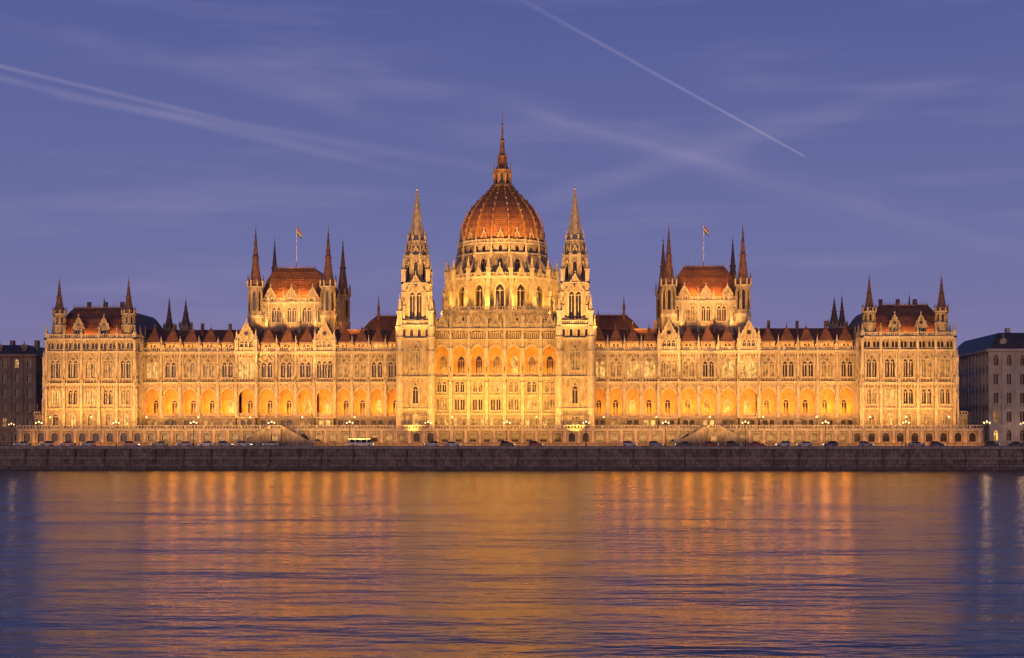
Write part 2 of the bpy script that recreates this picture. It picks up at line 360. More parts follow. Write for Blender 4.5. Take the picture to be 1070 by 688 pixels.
# ------------------------------------------------------------------ chamber blocks
def chamber(B):
    x0,x1,y0,y1=50,73,12,42
    def wall(fr,a,b,n):
        row(B,fr,a,b,n,33,41.5,1.5,35,40.6,litp=.2)
        cornice(B,fr,a,b,41.5,.5,.35,dent=False)
        row(B,fr,a,b,n,42,48.4,1.15,43,47.4,per=2,gap=.3,litp=.2)
        cornice(B,fr,a,b,48.4,.7,.5); balus(B,fr,a,b,49.1,1.1,.2,.6)
        bw=(b-a)/n
        for i in range(n+1): butt(B,fr,a+i*bw,34,49.3,.7,.6,4)
    fr=F(0,y0); wall(fr,x0,x1,5); wall(F(x1,0,pi/2),y0,y1,6); wall(F(x0,0,-pi/2),-y1,-y0,6)
    B.face([(x0,y1,30),(x1,y1,30),(x1,y1,49),(x0,y1,49)],'stone')
    B.face([(x0,y0,49),(x1,y0,49),(x1,y1,49),(x0,y1,49)],'stone')
    for u in (x0+5.2,x1-5.2,(x0+x1)/2):
        row(B,F(0,y0-.3),u-1.5,u+1.5,1,49.2,50.6,.9,49.5,50.4,mull=0,per=2,gap=.2); gable(B,F(0,y0-.3),u,50.6,3.2,2.6,-4,0,rose=False)
    hip(B,x0+1.4,x1-1.4,y0+2.4,y1-2.4,49.4,59.6,4.0,m='copper')
    for u in (x0+.6,x1-.6):
        for yy in (y0+.3,y1-.3): turret(B,u,yy,33,53.2,71.0,2.15)
    for u in (x0+4.2,x1-4.2): pinn(B,u,y0-1,33,14,1.4)
B=MB('chamber_blocks')
for sx in (1,-1): B.sx=sx; chamber(B)
B.build(root)
# ------------------------------------------------------------------ central block
CY=0
B=MB('central_block')
fr=F(0,CY); a,b=-18.2,18.2
row(B,fr,a,b,7,ZG,ZT,1.4,7.5,9.8,kind='rect',m='base',litp=.5,mull=0)
row(B,fr,a,b,14,ZT,15.2,1.0,12.1,14.2,kind='round',m='base',litp=.7,mull=0)
cornice(B,fr,a,b,15.2,.5,.4,dent=False)
row(B,fr,a,b,7,15.7,20.6,1.1,16.6,19.6,per=2,gap=.5,kind='rect',litp=.6,shaft=True)
cornice(B,fr,a,b,20.6,.4,.3,dent=False)
row(B,fr,a,b,7,21,25.6,1.0,21.8,24.8,per=2,gap=.5,litp=.65,shaft=True)
cornice(B,fr,a,b,25.6,.6,.6)
bw=(b-a)/7
for i in range(7):
    u0=a+i*bw;u1=u0+bw;c=(u0+u1)/2
    bay(B,fr,u0,u1,26.2,36.6,c,bw-1.5,26.2,35.2,1.0,'stone','pointed',None,0,.35,rise=(bw-1.5)*.6)
    balus(B,fr,u0+.8,u1-.8,26.2,1.1,-.4,.5)
    for uu in (u0+.5,u1-.5): x,y,_=fr.w(uu,.15,0); B.prism(x,y,26.2,32,.24,.24,6,'trim'); B.prism(x,y,32,32.5,.24,.4,6,'trim')
    add_point(c,CY+3.4,28.3,680,(1,.34,.028),1.0)
    B.box(fr,u0+.6,u1-.6,0,.15,37.2,39.0,'trim')
    for q in range(6): B.box(fr,u0+.8+q*.62,u0+1.15+q*.62,.15,.19,37.4,38.8,'shade_paint')
Fi=F(0,CY+6); row(B,Fi,a,b,7,26.2,36.6,1.9,26.8,32.5,m='inner',litp=.35,trim=.3,mull=2)
B.face([(a,CY+6,26.22),(b,CY+6,26.22),(b,CY+1,26.22),(a,CY+1,26.22)],'inner'); B.face([(a,CY+6,36.5),(b,CY+6,36.5),(b,CY+1,36.5),(a,CY+1,36.5)],'inner')
for i in range(8):
    u=a+i*bw; B.box(Fi,u-.3,u+.3,0,5,34,36.4,'inner')
    butt(B,fr,u,ZT,41,1.0,.9,6.0)
cornice(B,fr,a,b,36.6,.5,.4); cornice(B,fr,a,b,39.4,.8,.7); balus(B,fr,a,b,40.2,1.4,.3,.6)
for i in range(7):
    u=a+(i+.5)*bw; gable(B,fr,u,40.3,3.0,3.4,-.3,.3,rose=False)
    for q in (-.28,.28): pinn(B,u+q*bw,CY,41,3,.5)
f2=F(0,9); row(B,f2,-16,16,8,36,45.5,1.4,39,44,litp=.1); cornice(B,f2,-16,16,45.5,.7,.5); balus(B,f2,-16,16,46.2,1.1,.2)
for i in range(9): butt(B,f2,-16+i*4,38,46.4,.8,.7,4.5)
B.box(f2,-16,16,-16,-.5,36,45.4,'stone')
B.face([(-18.2,CY,39.3),(18.2,CY,39.3),(18.2,12,39.3),(-18.2,12,39.3)],'stone')
for sx in (1,-1):
    B.sx=sx
    hip(B,19,46,26,60,34,46.2,7); B.box(F(0,26),19,46,-30,0,ZG,34,'stone')
    hip(B,14,30,14,30,36,44,4)
    pinn(B,38,32,45,8,.7,'spire'); pinn(B,30,26,42,6,.6,'spire')
    B.box(F(0,60),46,100,-20,0,ZG,32,'stone'); hip(B,46,100,60,80,32,41,6)
B.sx=1
B.build(root)
# ------------------------------------------------------------------ twin towers
B=MB('twin_towers')
def tower(B):
    x=22.9; y=1.0; h=4.4
    def sq(hw,z0,z1,fn):
        for an in (0,pi/2,-pi/2,pi):
            f=F(x+hw*math.sin(an),y-hw*math.cos(an),an); fn(f,hw)
    def s1(f,h):
        row(B,f,-h,h,2,ZG,ZT,1.2,7.6,9.8,m='base',kind='rect',mull=0,litp=.4)
        row(B,f,-h,h,1,ZT,16.5,1.6,12,15.4,m='base',kind='round',litp=.5); cornice(B,f,-h,h,16.5,.5,.4,dent=False)
        row(B,f,-h,h,1,17,25.6,1.5,18.4,23.4,litp=.3,per=1,shaft=True,hood=True); cornice(B,f,-h,h,25.6,.6,.5)
        row(B,f,-h,h,1,26.2,36.6,1.2,28,34.2,litp=.3,per=2,shaft=True,hood=True); cornice(B,f,-h,h,36.6,.6,.5)
        row(B,f,-h,h,4,37.2,40.2,.9,37.7,39.8,litp=0,mull=0,trim=.1); cornice(B,f,-h,h,40.2,.8,.6); balus(B,f,-h,h,41,1.2,.2,.6)
    sq(h,0,0,s1)
    B.box(F(x,y),-h,h,-h,h,40.9,41,'stone')
    for sx_ in (-1,1):
        for sy in (-1,1):
            X=x+sx_*(h+.1);Y=y+sy*(h+.1)
            B.prism(X,Y,ZG,40.5,1.15,1.0,8,'trim')
            for zz in (16.6,25.8,33,37): B.prism(X,Y,zz,zz+.5,1.3,1.3,8,'trim')
            pinn(B,X,Y,40.5,9.5,1.35)
    def s2(f,h):
        row(B,f,-h,h,1,41,52.5,1.45,42.6,50.6,litp=.05,per=2,gap=.5,depth=.9,trim=.3,shaft=True); cornice(B,f,-h,h,52.5,.7,.5)
        gable(B,f,0,50.8,4.6,4.6,0,.35,rose=True,rm='trim')
        for q in (-1,1): butt(B,f,q*h*.92,41,53,.7,.6,0)
    sq(3.7,0,0,s2)
    B.box(F(x,y),-3.7,3.7,-3.7,3.7,52.4,53.1,'trim')
    for sx_ in (-1,1):
        for sy in (-1,1): pinn(B,x+sx_*3.5,y+sy*3.5,53,8.5,1.15)
    polywall(B,x,y,3.1,8,53,60.5,1.1,54.2,59.4,litp=0,trim=.2,depth=.6)
    B.prism(x,y,60.5,61.2,3.7,3.7,8,'trim')
    for i in range(8):
        a=2*pi*i/8+pi/8; pinn(B,x+3.3*math.cos(a),y+3.3*math.sin(a),58.5,6.6,.75)
        a=2*pi*i/8; f=F(x+2.8*math.sin(a),y-2.8*math.cos(a),a); gable(B,f,0,61.1,1.9,2.8,-.8,0,rm='trim',rose=False)
    polywall(B,x,y,2.55,8,61,65,.85,61.6,64.4,litp=0,trim=.12); B.prism(x,y,65,65.5,3.0,3.0,8,'trim')
    for i in range(8): a=2*pi*i/8+pi/8; pinn(B,x+2.6*math.cos(a),y+2.6*math.sin(a),65.2,3.8,.5)
    spire(B,x,y,65.4,81.0,2.45,8,'trim','trim',9)
    f=F(0,1); row(B,f,27.4,29,1,ZG,38,.7,27,31,mull=0); pinn(B,28.6,1.2,38,6,1)
for sx in (1,-1): B.sx=sx; tower(B)
B.build(root)
# ------------------------------------------------------------------ dome
B=MB('dome'); cx,cy=0,42
polywall(B,cx,cy,17.2,16,34,46.5,1.8,40,45,litp=.1,trim=.25)
polywall(B,cx,cy,16.8,16,46.5,57.2,2.6,47.2,55.6,litp=0,trim=.35,mull=1,depth=.9)
B.prism(cx,cy,46.3,46.9,18,18,16,'trim'); B.prism(cx,cy,57.2,58,17.7,17.7,16,'trim')
for i in range(16):
    a=2*pi*i/16; f=F(cx+16.8*math.sin(a),cy-16.8*math.cos(a),a); gable(B,f,0,56.2,4.2,4.6,-1.5,.4,rm='trim'); balus(B,f,-3,3,58,1.1,.2,.6)
    a2=a+pi/16; R=17.6
    fb=F(cx+R*math.sin(a2),cy-R*math.cos(a2),a2)
    B.box(fb,-.7,.7,-1.5,1.2,38,52,'trim'); B.box(fb,-.55,.55,-1.5,.6,52,58,'trim')
    pinn(B,*fb.w(0,.0,0)[:2],57,7.4,1.3)
    pinn(B,*fb.w(0,.9,0)[:2],51.5,5,.9)
    W=fb.w
    for q in (-.3,.3):
        B.face([W(q,0,58),W(q,0,60),W(q,-4.2,65.5),W(q,-4.2,63.5)],'trim')
    B.face([W(-.3,0,60),W(.3,0,60),W(.3,-4.2,65.5),W(-.3,-4.2,65.5)],'trim')
    a3=a2; pinn(B,cx+14.1*math.sin(a3),cy-14.1*math.cos(a3),60,10.5,.95)
polywall(B,cx,cy,13.7,16,57.5,65,1.7,59,63.8,litp=0,trim=.3,mull=1,depth=.7)
B.prism(cx,cy,65,65.6,14.6,14.6,16,'trim')
polywall(B,cx,cy,13.3,32,65.6,68.2,1.2,66,67.9,litp=0,trim=.15,depth=.5)
B.prism(cx,cy,68.2,68.7,14.0,14.0,32,'trim')
for i in range(32):
    a=2*pi*i/32; f=F(cx+13.6*math.sin(a),cy-13.6*math.cos(a),a); balus(B,f,-1.3,1.3,68.7,1.0,0,.5)
    if i%2: pinn(B,*f.w(0,.1,0)[:2],68.2,3.4,.5)
prof=[(68.6,12.8),(70,13.0),(72,13.0),(74,12.75),(76,12.2),(78,11.3),(80,10.1),(82,8.5),(84,6.6),(85.6,4.9),(86.8,3.7),(87.6,3.1)]
B.revolve(cx,cy,prof,32,'copper',0)
for i in range(16):
    a=2*pi*i/16+pi/16; f=F(cx,cy,a)
    for (z0,r0),(z1,r1) in zip(prof,prof[1:]):
        t=.20; W=f.w
        B.face([W(-t,r0+.42,z0),W(t,r0+.42,z0),W(t,r1+.42,z1+.1),W(-t,r1+.42,z1+.1)],'rib')
        for q in (-t,t): B.face([W(q,r0+.42,z0),W(q,r0-.4,z0),W(q,r1-.4,z1),W(q,r1+.42,z1+.1)],'rib')
        B.box(f,-.16,.16,(r0+r1)/2+.4,(r0+r1)/2+.7,(z0+z1)/2-.1,(z0+z1)/2+.35,'rib')
    a=2*pi*i/16
    f=F(cx+12.4*math.sin(a),cy-12.4*math.cos(a),a); gable(B,f,0,70.2,1.7,2.2,-1.5,.9,m='copper',rm='copper',rose=False)
B.prism(cx,cy,87.4,88.2,3.6,3.6,16,'rib')
polywall(B,cx,cy,2.4,8,88,92.5,.9,88.6,92,litp=0,m='rib',trim=.1)
B.prism(cx,cy,92.5,93,3,3,8,'rib')
for i in range(8):
    a=2*pi*i/8+pi/8; pinn(B,cx+2.8*math.cos(a),cy+2.8*math.sin(a),88.2,7.4,.5,'rib','spire')
B.revolve(cx,cy,[(93,2.3),(95,1.5),(97,1.25),(97.4,1.6),(97.8,1.0),(102,.6),(102.3,.9),(102.7,.45),(107,.2),(107.3,.45),(107.8,.15),(111.4,.05)],8,'spire')
for i in range(8):
    a=2*pi*i/8+pi/8; pinn(B,cx+1.5*math.cos(a),cy+1.5*math.sin(a),95,3.6,.3,'spire')
B.box(F(cx,cy),-.6,.6,-.06,.06,110,110.2,'spire')
B.prism(cx,cy,30,38,20,18.5,16,'stone')
B.build(root)
# ------------------------------------------------------------------ terrace, stairs
TY=-9
B=MB('terrace_wall')
f=F(0,TY)
B.box(f,-137,137,-14,-.45,ZG-.5,ZT,'base')
row(B,f,-136,136,68,ZG,ZT-.02,1.9,ZG+1.3,ZT-1.0,kind='round',m='base',litp=0,mull=0,depth=.4,trim=.16)
B.box(f,-137,137,.0,.3,ZT-.4,ZT+.05,'trim'); B.box(f,-137,137,-.4,.35,ZG-.1,ZG+.8,'base')
for sg in (-1,1): B.box(f,sg*136.5-.5,sg*136.5+.5,-.45,.1,ZG,ZT,'base')
balus(B,f,-137,137,ZT+.05,1.1,-.1,.9,'trim')
for i in range(69):
    u=-136+i*4; B.box(f,u-.4,u+.4,0.01,.28,ZG+.8,ZT-.4,'trim')
B.build(root)
def stairs(xc):
    B=MB('terrace_staircase'); fr=F(xc,TY)
    n=26
    for sg in (-1,1):
        for k in range(n):
            u0=sg*(10-k*.32); z=ZG+(ZT-ZG)*(k+1)/n
            a=min(u0,u0-sg*.32);b=max(u0,u0-sg*.32); B.box(fr,a,b,.35,4.2,ZG,z,'trim')
        W=fr.w
        B.face([W(sg*10.2,4.25,ZG),W(sg*10.2,4.25,ZG+1.2),W(sg*1.6,4.25,ZT+1.1),W(sg*1.6,4.25,ZG)],'base')
        B.face([W(sg*10.2,4.5,ZG),W(sg*10.2,4.5,ZG+1.2),W(sg*1.6,4.5,ZT+1.1),W(sg*1.6,4.5,ZG)],'stone')
        B.face([W(sg*10.2,4.25,ZG+1.2),W(sg*10.2,4.5,ZG+1.2),W(sg*1.6,4.5,ZT+1.1),W(sg*1.6,4.25,ZT+1.1)],'trim')
        B.box(fr,sg*10.5-.5,sg*10.5+.5,4,5,ZG,ZG+2,'trim')
    B.box(fr,-1.7,1.7,.35,5.2,ZG,ZT,'base'); balus(B,fr,-1.7,1.7,ZT,1.1,5.0,.6)
    bay(B,fr,-1.7,1.7,ZG,ZT-.01,0,1.6,ZG,9.6,.2,'stone','round','gd',0,.2,d=5.5)
    B.build()
stairs(61.5); stairs(-61.5)
# ------------------------------------------------------------------ ground, road, quay
M['asphalt']=stone('asphalt',(.045,.045,.048),(.06,.06,.062),scale=.8); M['pave']=stone('paving',(.16,.15,.14),(.22,.2,.18),scale=1)
M['paint']=plain('road_paint',(.7,.7,.68)); M['quay']=stone('quay_masonry',(.20,.16,.13),(.36,.29,.24),scale=.5,bump=.8,courses=.42,dark=.45)
M['quaycap']=stone('quay_cap',(.36,.31,.27),(.48,.42,.36),scale=.7,dark=.6); M['algae']=stone('quay_foot',(.12,.10,.08),(.22,.19,.15),scale=.6,dark=.5)
def sheet(name,x0,x1,y0,y1,z,m):
    B=MB(name); B.face([(x0,y0,z),(x1,y0,z),(x1,y1,z),(x0,y1,z)],m); return B.build()
sheet('ground',-6000,6000,-30,9000,ZG-.12,'pave')
sheet('road',-900,900,-27.5,-16,ZG-.1,'asphalt')
B=MB('road_markings')
for i in range(-40,40):
    B.face([(i*9,-21.85,ZG-.096),(i*9+4,-21.85,ZG-.096),(i*9+4,-21.7,ZG-.096),(i*9,-21.7,ZG-.096)],'paint')
B.build()
B=MB('pavement'); f=F(0,-16); B.box(f,-900,900,-6.6,0,ZG-.3,ZG+.02,'pave'); B.box(F(0,-27.5),-900,900,0,2.6,ZG-.3,ZG+.02,'pave'); B.build()
B=MB('quay_wall')
YQ=-30.6
B.face([(-900,YQ-1.0,-2),(900,YQ-1.0,-2),(900,YQ,5.6),(-900,YQ,5.6)],'quay')
f=F(0,YQ); B.box(f,-900,900,-.9,.18,5.6,6.25,'quaycap'); B.box(f,-900,900,.2,2.2,-2,.75,'algae'); B.box(f,-900,900,.45,.75,2.9,3.15,'quaycap')
for i in range(-60,60):
    u=i*7.5+random.uniform(-1,1); B.box(f,u-.12,u+.12,0.2,.85,.8,5.6,'algae')
B.build()
B=MB('quay_railing'); f=F(0,YQ+.5)
B.box(f,-400,400,-.03,.03,7.15,7.22,'iron'); B.box(f,-400,400,-.02,.02,6.75,6.79,'iron')
for i in range(-200,201): B.box(f,i*2-.04,i*2+.04,-.04,.04,6.25,7.2,'iron')
B.build()
# water
m,nt,b=newmat('river_water'); N=nt.nodes;L=nt.links
b.inputs['Base Color'].default_value=(.004,.008,.024,1); b.inputs['Roughness'].default_value=.20; b.inputs['IOR'].default_value=1.35
tc=N.new('ShaderNodeTexCoord')
def nz(sc,sx,sy,det):
    mp=N.new('ShaderNodeMapping'); mp.inputs['Scale'].default_value=(sx,sy,1); n=N.new('ShaderNodeTexNoise'); n.inputs['Scale'].default_value=sc; n.inputs['Detail'].default_value=det
    L.new(tc.outputs['Object'],mp.inputs['Vector']); L.new(mp.outputs['Vector'],n.inputs['Vector']); return n
a1=nz(.45,.45,1,3); a2=nz(.05,.5,1,2); a3=nz(1.5,.6,1,2)
b1=N.new('ShaderNodeBump'); b1.inputs['Distance'].default_value=.46; b1.inputs['Strength'].default_value=.6; L.new(a1.outputs['Fac'],b1.inputs['Height'])
b2=N.new('ShaderNodeBump'); b2.inputs['Distance'].default_value=2.4; b2.inputs['Strength'].default_value=.6; L.new(a2.outputs['Fac'],b2.inputs['Height']); L.new(b1.outputs['Normal'],b2.inputs['Normal'])
b3=N.new('ShaderNodeBump'); b3.inputs['Distance'].default_value=.13; b3.inputs['Strength'].default_value=.5; L.new(a3.outputs['Fac'],b3.inputs['Height']); L.new(b2.outputs['Normal'],b3.inputs['Normal'])
L.new(b3.outputs['Normal'],b.inputs['Normal']); M['water']=m
sheet('river_water',-6000,6000,-3000,-29,0,'water')
# ------------------------------------------------------------------ neighbour buildings
M['cityL']=stone('brown_stucco',(.24,.18,.15),(.31,.24,.20)); M['cityR']=stone('grey_stucco',(.42,.39,.37),(.52,.48,.46)); M['slate']=stone('slate_roof',(.04,.04,.05),(.07,.07,.085),rough=.5)
def block(name,x0,x1,y0,y1,zt,nf,nx,ny,wm,rh):
    r=D.objects.new(name,None); COL.objects.link(r); B=MB('facade_and_roof')
    def wall(fr,a,b,n):
        fh=(zt-ZG)/nf
        for k in range(nf):
            z=ZG+k*fh; row(B,fr,a,b,n,z,z+fh,1.3,z+fh*.25,z+fh*.8,kind='round' if k in(0,nf-1) else 'rect',m=wm,litp=.06 if k else .5,mull=1,depth=.4)
            B.box(fr,a,b,0,.25,z-.15,z+.15,wm)
            if k in (2,):
                for i in range(n): u=a+(i+.5)*(b-a)/n; B.box(fr,u-1,u+1,0,.7,z+.6,z+.8,wm)
        for i in range(0,n+1,1): u=a+i*(b-a)/n; B.box(fr,u-.25,u+.25,0,.3,ZG+fh,zt,wm)
        B.box(fr,a-.4,b+.4,-.3,.9,zt,zt+.8,wm)
    wall(F(0,y0),x0,x1,nx)
    wall(F(x1,0,pi/2),y0,y1,ny); wall(F(x0,0,-pi/2),-y1,-y0,ny)
    B.face([(x0,y1,ZG),(x1,y1,ZG),(x1,y1,zt),(x0,y1,zt)],wm)
    hip(B,x0+.5,x1-.5,y0+.5,y1-.5,zt+.8,zt+rh,3.5,m='slate',ridge=False)
    for i in range(nx//2):
        u=x0+(i+.5)*(x1-x0)/(nx//2); B.box(F(0,y0+1.2),u-.8,u+.8,-3,0,zt+.9,zt+3,wm); gable(B,F(0,y0+1.2),u,zt+3,2,1,-3,.1,m=wm,rm='slate',rose=False)
        B.box(F(0,y0+6),u+2,u+3.2,-1,1,zt+1,zt+rh+1.6,wm)
    B.build(r)
block('apartment_building',-235,-153,52,100,35,6,20,12,'cityL',4)
block('apartment_building',-330,-240,40,100,33,6,20,12,'cityL',4)
block('office_building',150,186,34,84,35,5,9,12,'cityR',6)
block('office_building',190,280,30,84,37,5,20,12,'cityR',5)
# ------------------------------------------------------------------ street lamps
M['globe']=glow('lamp_globe',(1,.66,.28),2.0,(.6,.6,.6),False)
def lamp_mesh(h,arms):
    B=MB('street_lamp'); B.prism(0,0,0,.8,.22,.16,8,'iron'); B.prism(0,0,.8,h,.09,.06,8,'iron')
    if arms:
        B.box(F(0,0),-.8,.8,-.04,.04,h-.5,h-.42,'iron')
        for q in (-.8,.8): B.prism(q,0,h-.45,h-.3,.05,.14,8,'iron'); B.revolve(q,0,[(h-.3,.1),(h-.15,.2),(h+.03,.2),(h+.15,.08),(h+.2,.02)],10,'globe')
    B.revolve(0,0,[(h,.1),(h+.15,.22),(h+.35,.22),(h+.48,.1),(h+.55,.02)],10,'globe')
    return B.build()
la=lamp_mesh(6.6,True); la.location=(-128,-16.6,ZG)
pts=[(x,-16.6,ZG) for x in range(-106,240,22)]+[(x,-16.6,ZG) for x in (-150,-172,-194)]
for p in pts:
    o=D.objects.new('street_lamp',la.data); o.location=p; COL.objects.link(o)
for p in [(-128,-16.6,ZG)]+pts:
    l=D.lights.new('bulb','POINT'); l.energy=120; l.color=(1,.5,.18); l.shadow_soft_size=.6; o=D.objects.new('street_lamp_bulb',l); o.location=(p[0],p[1]+.8,p[2]+6.6); COL.objects.link(o)
lb=lamp_mesh(3.2,False); lb.location=(-100,TY+2,ZT)
for x in list(range(-85,-30,15))+[-12,12]+list(range(31,110,15))+[116,128,-116,-128]:
    o=D.objects.new('street_lamp',lb.data); o.location=(x,TY+2,ZT); COL.objects.link(o)
for p in [(158,26,12),(176,26,12),(200,22,12),(143,10,12),(-158,44,11),(-180,44,11)]:
    o=D.objects.new('street_lamp',la.data); o.location=(p[0],p[1],ZG); COL.objects.link(o)
    l=D.lights.new('bulb','POINT'); l.energy=450 if p[0]>0 else 250; l.color=(1,.55,.25); l.shadow_soft_size=.6; o=D.objects.new('street_lamp_bulb',l); o.location=(p[0],p[1]+.7,p[2]); COL.objects.link(o)
# ------------------------------------------------------------------ vehicles
M['tyre']=plain('tyre',(.02,.02,.02),.8); M['cglass']=plain('car_glass',(.02,.025,.03),.08); M['tail']=glow('tail_light',(1,.05,.02),3,(.3,.02,.02),False); M['head']=glow('head_light',(1,.9,.7),5,(.8,.8,.8),False)
for k,c in {'cw':(.6,.6,.6),'ck':(.03,.03,.035),'cr':(.35,.03,.02),'cs':(.35,.36,.38),'cb':(.04,.07,.16)}.items():
    m_,_,b_=newmat('car_paint_'+k); b_.inputs['Base Color'].default_value=(*c,1); b_.inputs['Roughness'].default_value=.3; b_.inputs['Coat Weight'].default_value=.6; M[k]=m_
def veh(name,paint,prof,cab,L_,Wd,wheels,wr=.33):
    B=MB(name); h=Wd/2
    def ext(pts,hw0,hw1,m,zlo,zhi):
        def hw(z): return hw0+(hw1-hw0)*max(0,min(1,(z-zlo)/(zhi-zlo)))
        n=len(pts)
        for sg in (-1,1): B.face([(x,sg*hw(z),z) for x,z in pts],m)
        for i in range(n):
            p=pts[i];q=pts[(i+1)%n]; B.face([(p[0],-hw(p[1]),p[1]),(q[0],-hw(q[1]),q[1]),(q[0],hw(q[1]),q[1]),(p[0],hw(p[1]),p[1])],m)
    ext(prof,h,h*.96,paint,.2,1.0)
    z0=cab[0][1];z1=max(z for _,z in cab)
    ext(cab,h*.93,h*.74,'cglass',z0,z1)
    top=[p for p in cab if p[1]>z1-.1]; xa=min(p[0] for p in top);xb=max(p[0] for p in top)
    B.box(F(0,0),xa-.05,xb+.05,-h*.76,h*.76,z1,z1+.05,paint)
    x=(xa+xb)/2
    for sg in (-1,1): B.face([(x-.05,sg*(h*.935),z0),(x+.05,sg*(h*.935),z0),(x+.05,sg*h*.75,z1),(x-.05,sg*h*.75,z1)],paint)
    for wx in wheels:
        for sg in (-1,1):
            n=14; A=[(wx+wr*math.cos(2*pi*i/n),sg*(h+.02),wr+wr*math.sin(2*pi*i/n)) for i in range(n)]; C=[(x,sg*(h-.2),z) for x,_,z in A]
            B.face(A,'tyre')
            for i in range(n): j=(i+1)%n; B.face([A[i],A[j],C[j],C[i]],'tyre')
            B.face([(wx+wr*.55*math.cos(2*pi*i/8),sg*(h+.03),wr+wr*.55*math.sin(2*pi*i/8)) for i in range(8)],'cs')
    for sg in (-1,1):
        B.box(F(0,0),-L_/2-.03,-L_/2+.06,sg*h*.75-.18,sg*h*.75+.18,.65,.82,'tail'); B.box(F(0,0),L_/2-.08,L_/2+.02,sg*h*.72-.2,sg*h*.72+.2,.58,.74,'head')
    return B.build()
sed=[(-2.2,.3),(-2.25,.85),(-2.1,.98),(-1.3,1.0),(.8,.98),(1.9,.82),(2.2,.66),(2.22,.3)]
scab=[(-1.75,.98),(-1.15,1.42),(.1,1.44),(.95,.98)]
hat=[(-1.95,.3),(-2.0,.9),(-1.9,1.02),(-.5,1.04),(.9,1.0),(1.7,.88),(1.95,.65),(1.97,.3)]
hcab=[(-1.85,1.02),(-1.5,1.52),(.1,1.55),(1.05,1.0)]
protos=[]
for i,pn in enumerate(['cw','ck','cr','cs','cb']):
    for q in range(2):
        o=veh('parked_car',pn,sed if q else hat,scab if q else hcab,4.4 if q else 3.94,1.78,(-1.35,1.35) if q else (-1.2,1.25)); protos.append(o)
slots=[]
x=-146
while x<160:
    if random.random()<.75: slots.append((x,-18.4 if random.random()<.5 else -25.5))
    x+=random.uniform(5.2,8.5)
slots=[s for s in slots if abs(s[0]+36)>8]
random.shuffle(slots)
for i,(x,y) in enumerate(slots):
    if i<len(protos): o=protos[i]
    else: o=D.objects.new('parked_car',random.choice(protos).data); COL.objects.link(o)
    o.location=(x,y,ZG-.1); o.rotation_euler=(0,0,0 if y<-22 else pi)
busp=[(-3.4,.35),(-3.45,1.15),(3.0,1.15),(3.4,1.0),(3.45,.35)]
bc=[(-3.4,1.15),(-3.35,1.95),(2.5,2.0),(3.0,1.15)]
o=veh('minibus','cw',busp,bc,6.9,2.1,(-2.2,2.3),.38); o.location=(-36.5,-18.6,ZG-.1)
B=MB('roof_panel'); B.box(F(0,0),-3.4,2.5,-.95,.95,2.04,2.3,'cw')
for q in range(4): B.box(F(0,0),-3.2+q*1.6,-2.95+q*1.6,-1.02,1.02,1.15,2.04,'cw')
r=B.build(o)
# ------------------------------------------------------------------ flagpoles
M['fr']=plain('flag_red',(.32,.03,.04),.8); M['fw']=plain('flag_white',(.5,.5,.5),.8); M['fg']=plain('flag_green',(.03,.14,.06),.8)
for sx in (-1,1):
    B=MB('flagpole'); x=sx*61.5;y=20
    B.prism(x,y,58.5,72.5,.13,.08,8,'fw'); B.prism(x,y,72.5,72.9,.2,.2,8,'rib')
    for k,mm in enumerate(('fg','fw','fr')):
        for i in range(6):
            f0=lambda i:(x+.12+i*.24, y+.2*math.sin(i*1.1), -.28*i)
            p=f0(i);q=f0(i+1); z=70.4+k*.6
            B.face([(p[0],p[1],z+p[2]),(q[0],q[1],z+q[2]),(q[0],q[1],z+.6+q[2]),(p[0],p[1],z+.6+p[2])],mm)
    B.build()
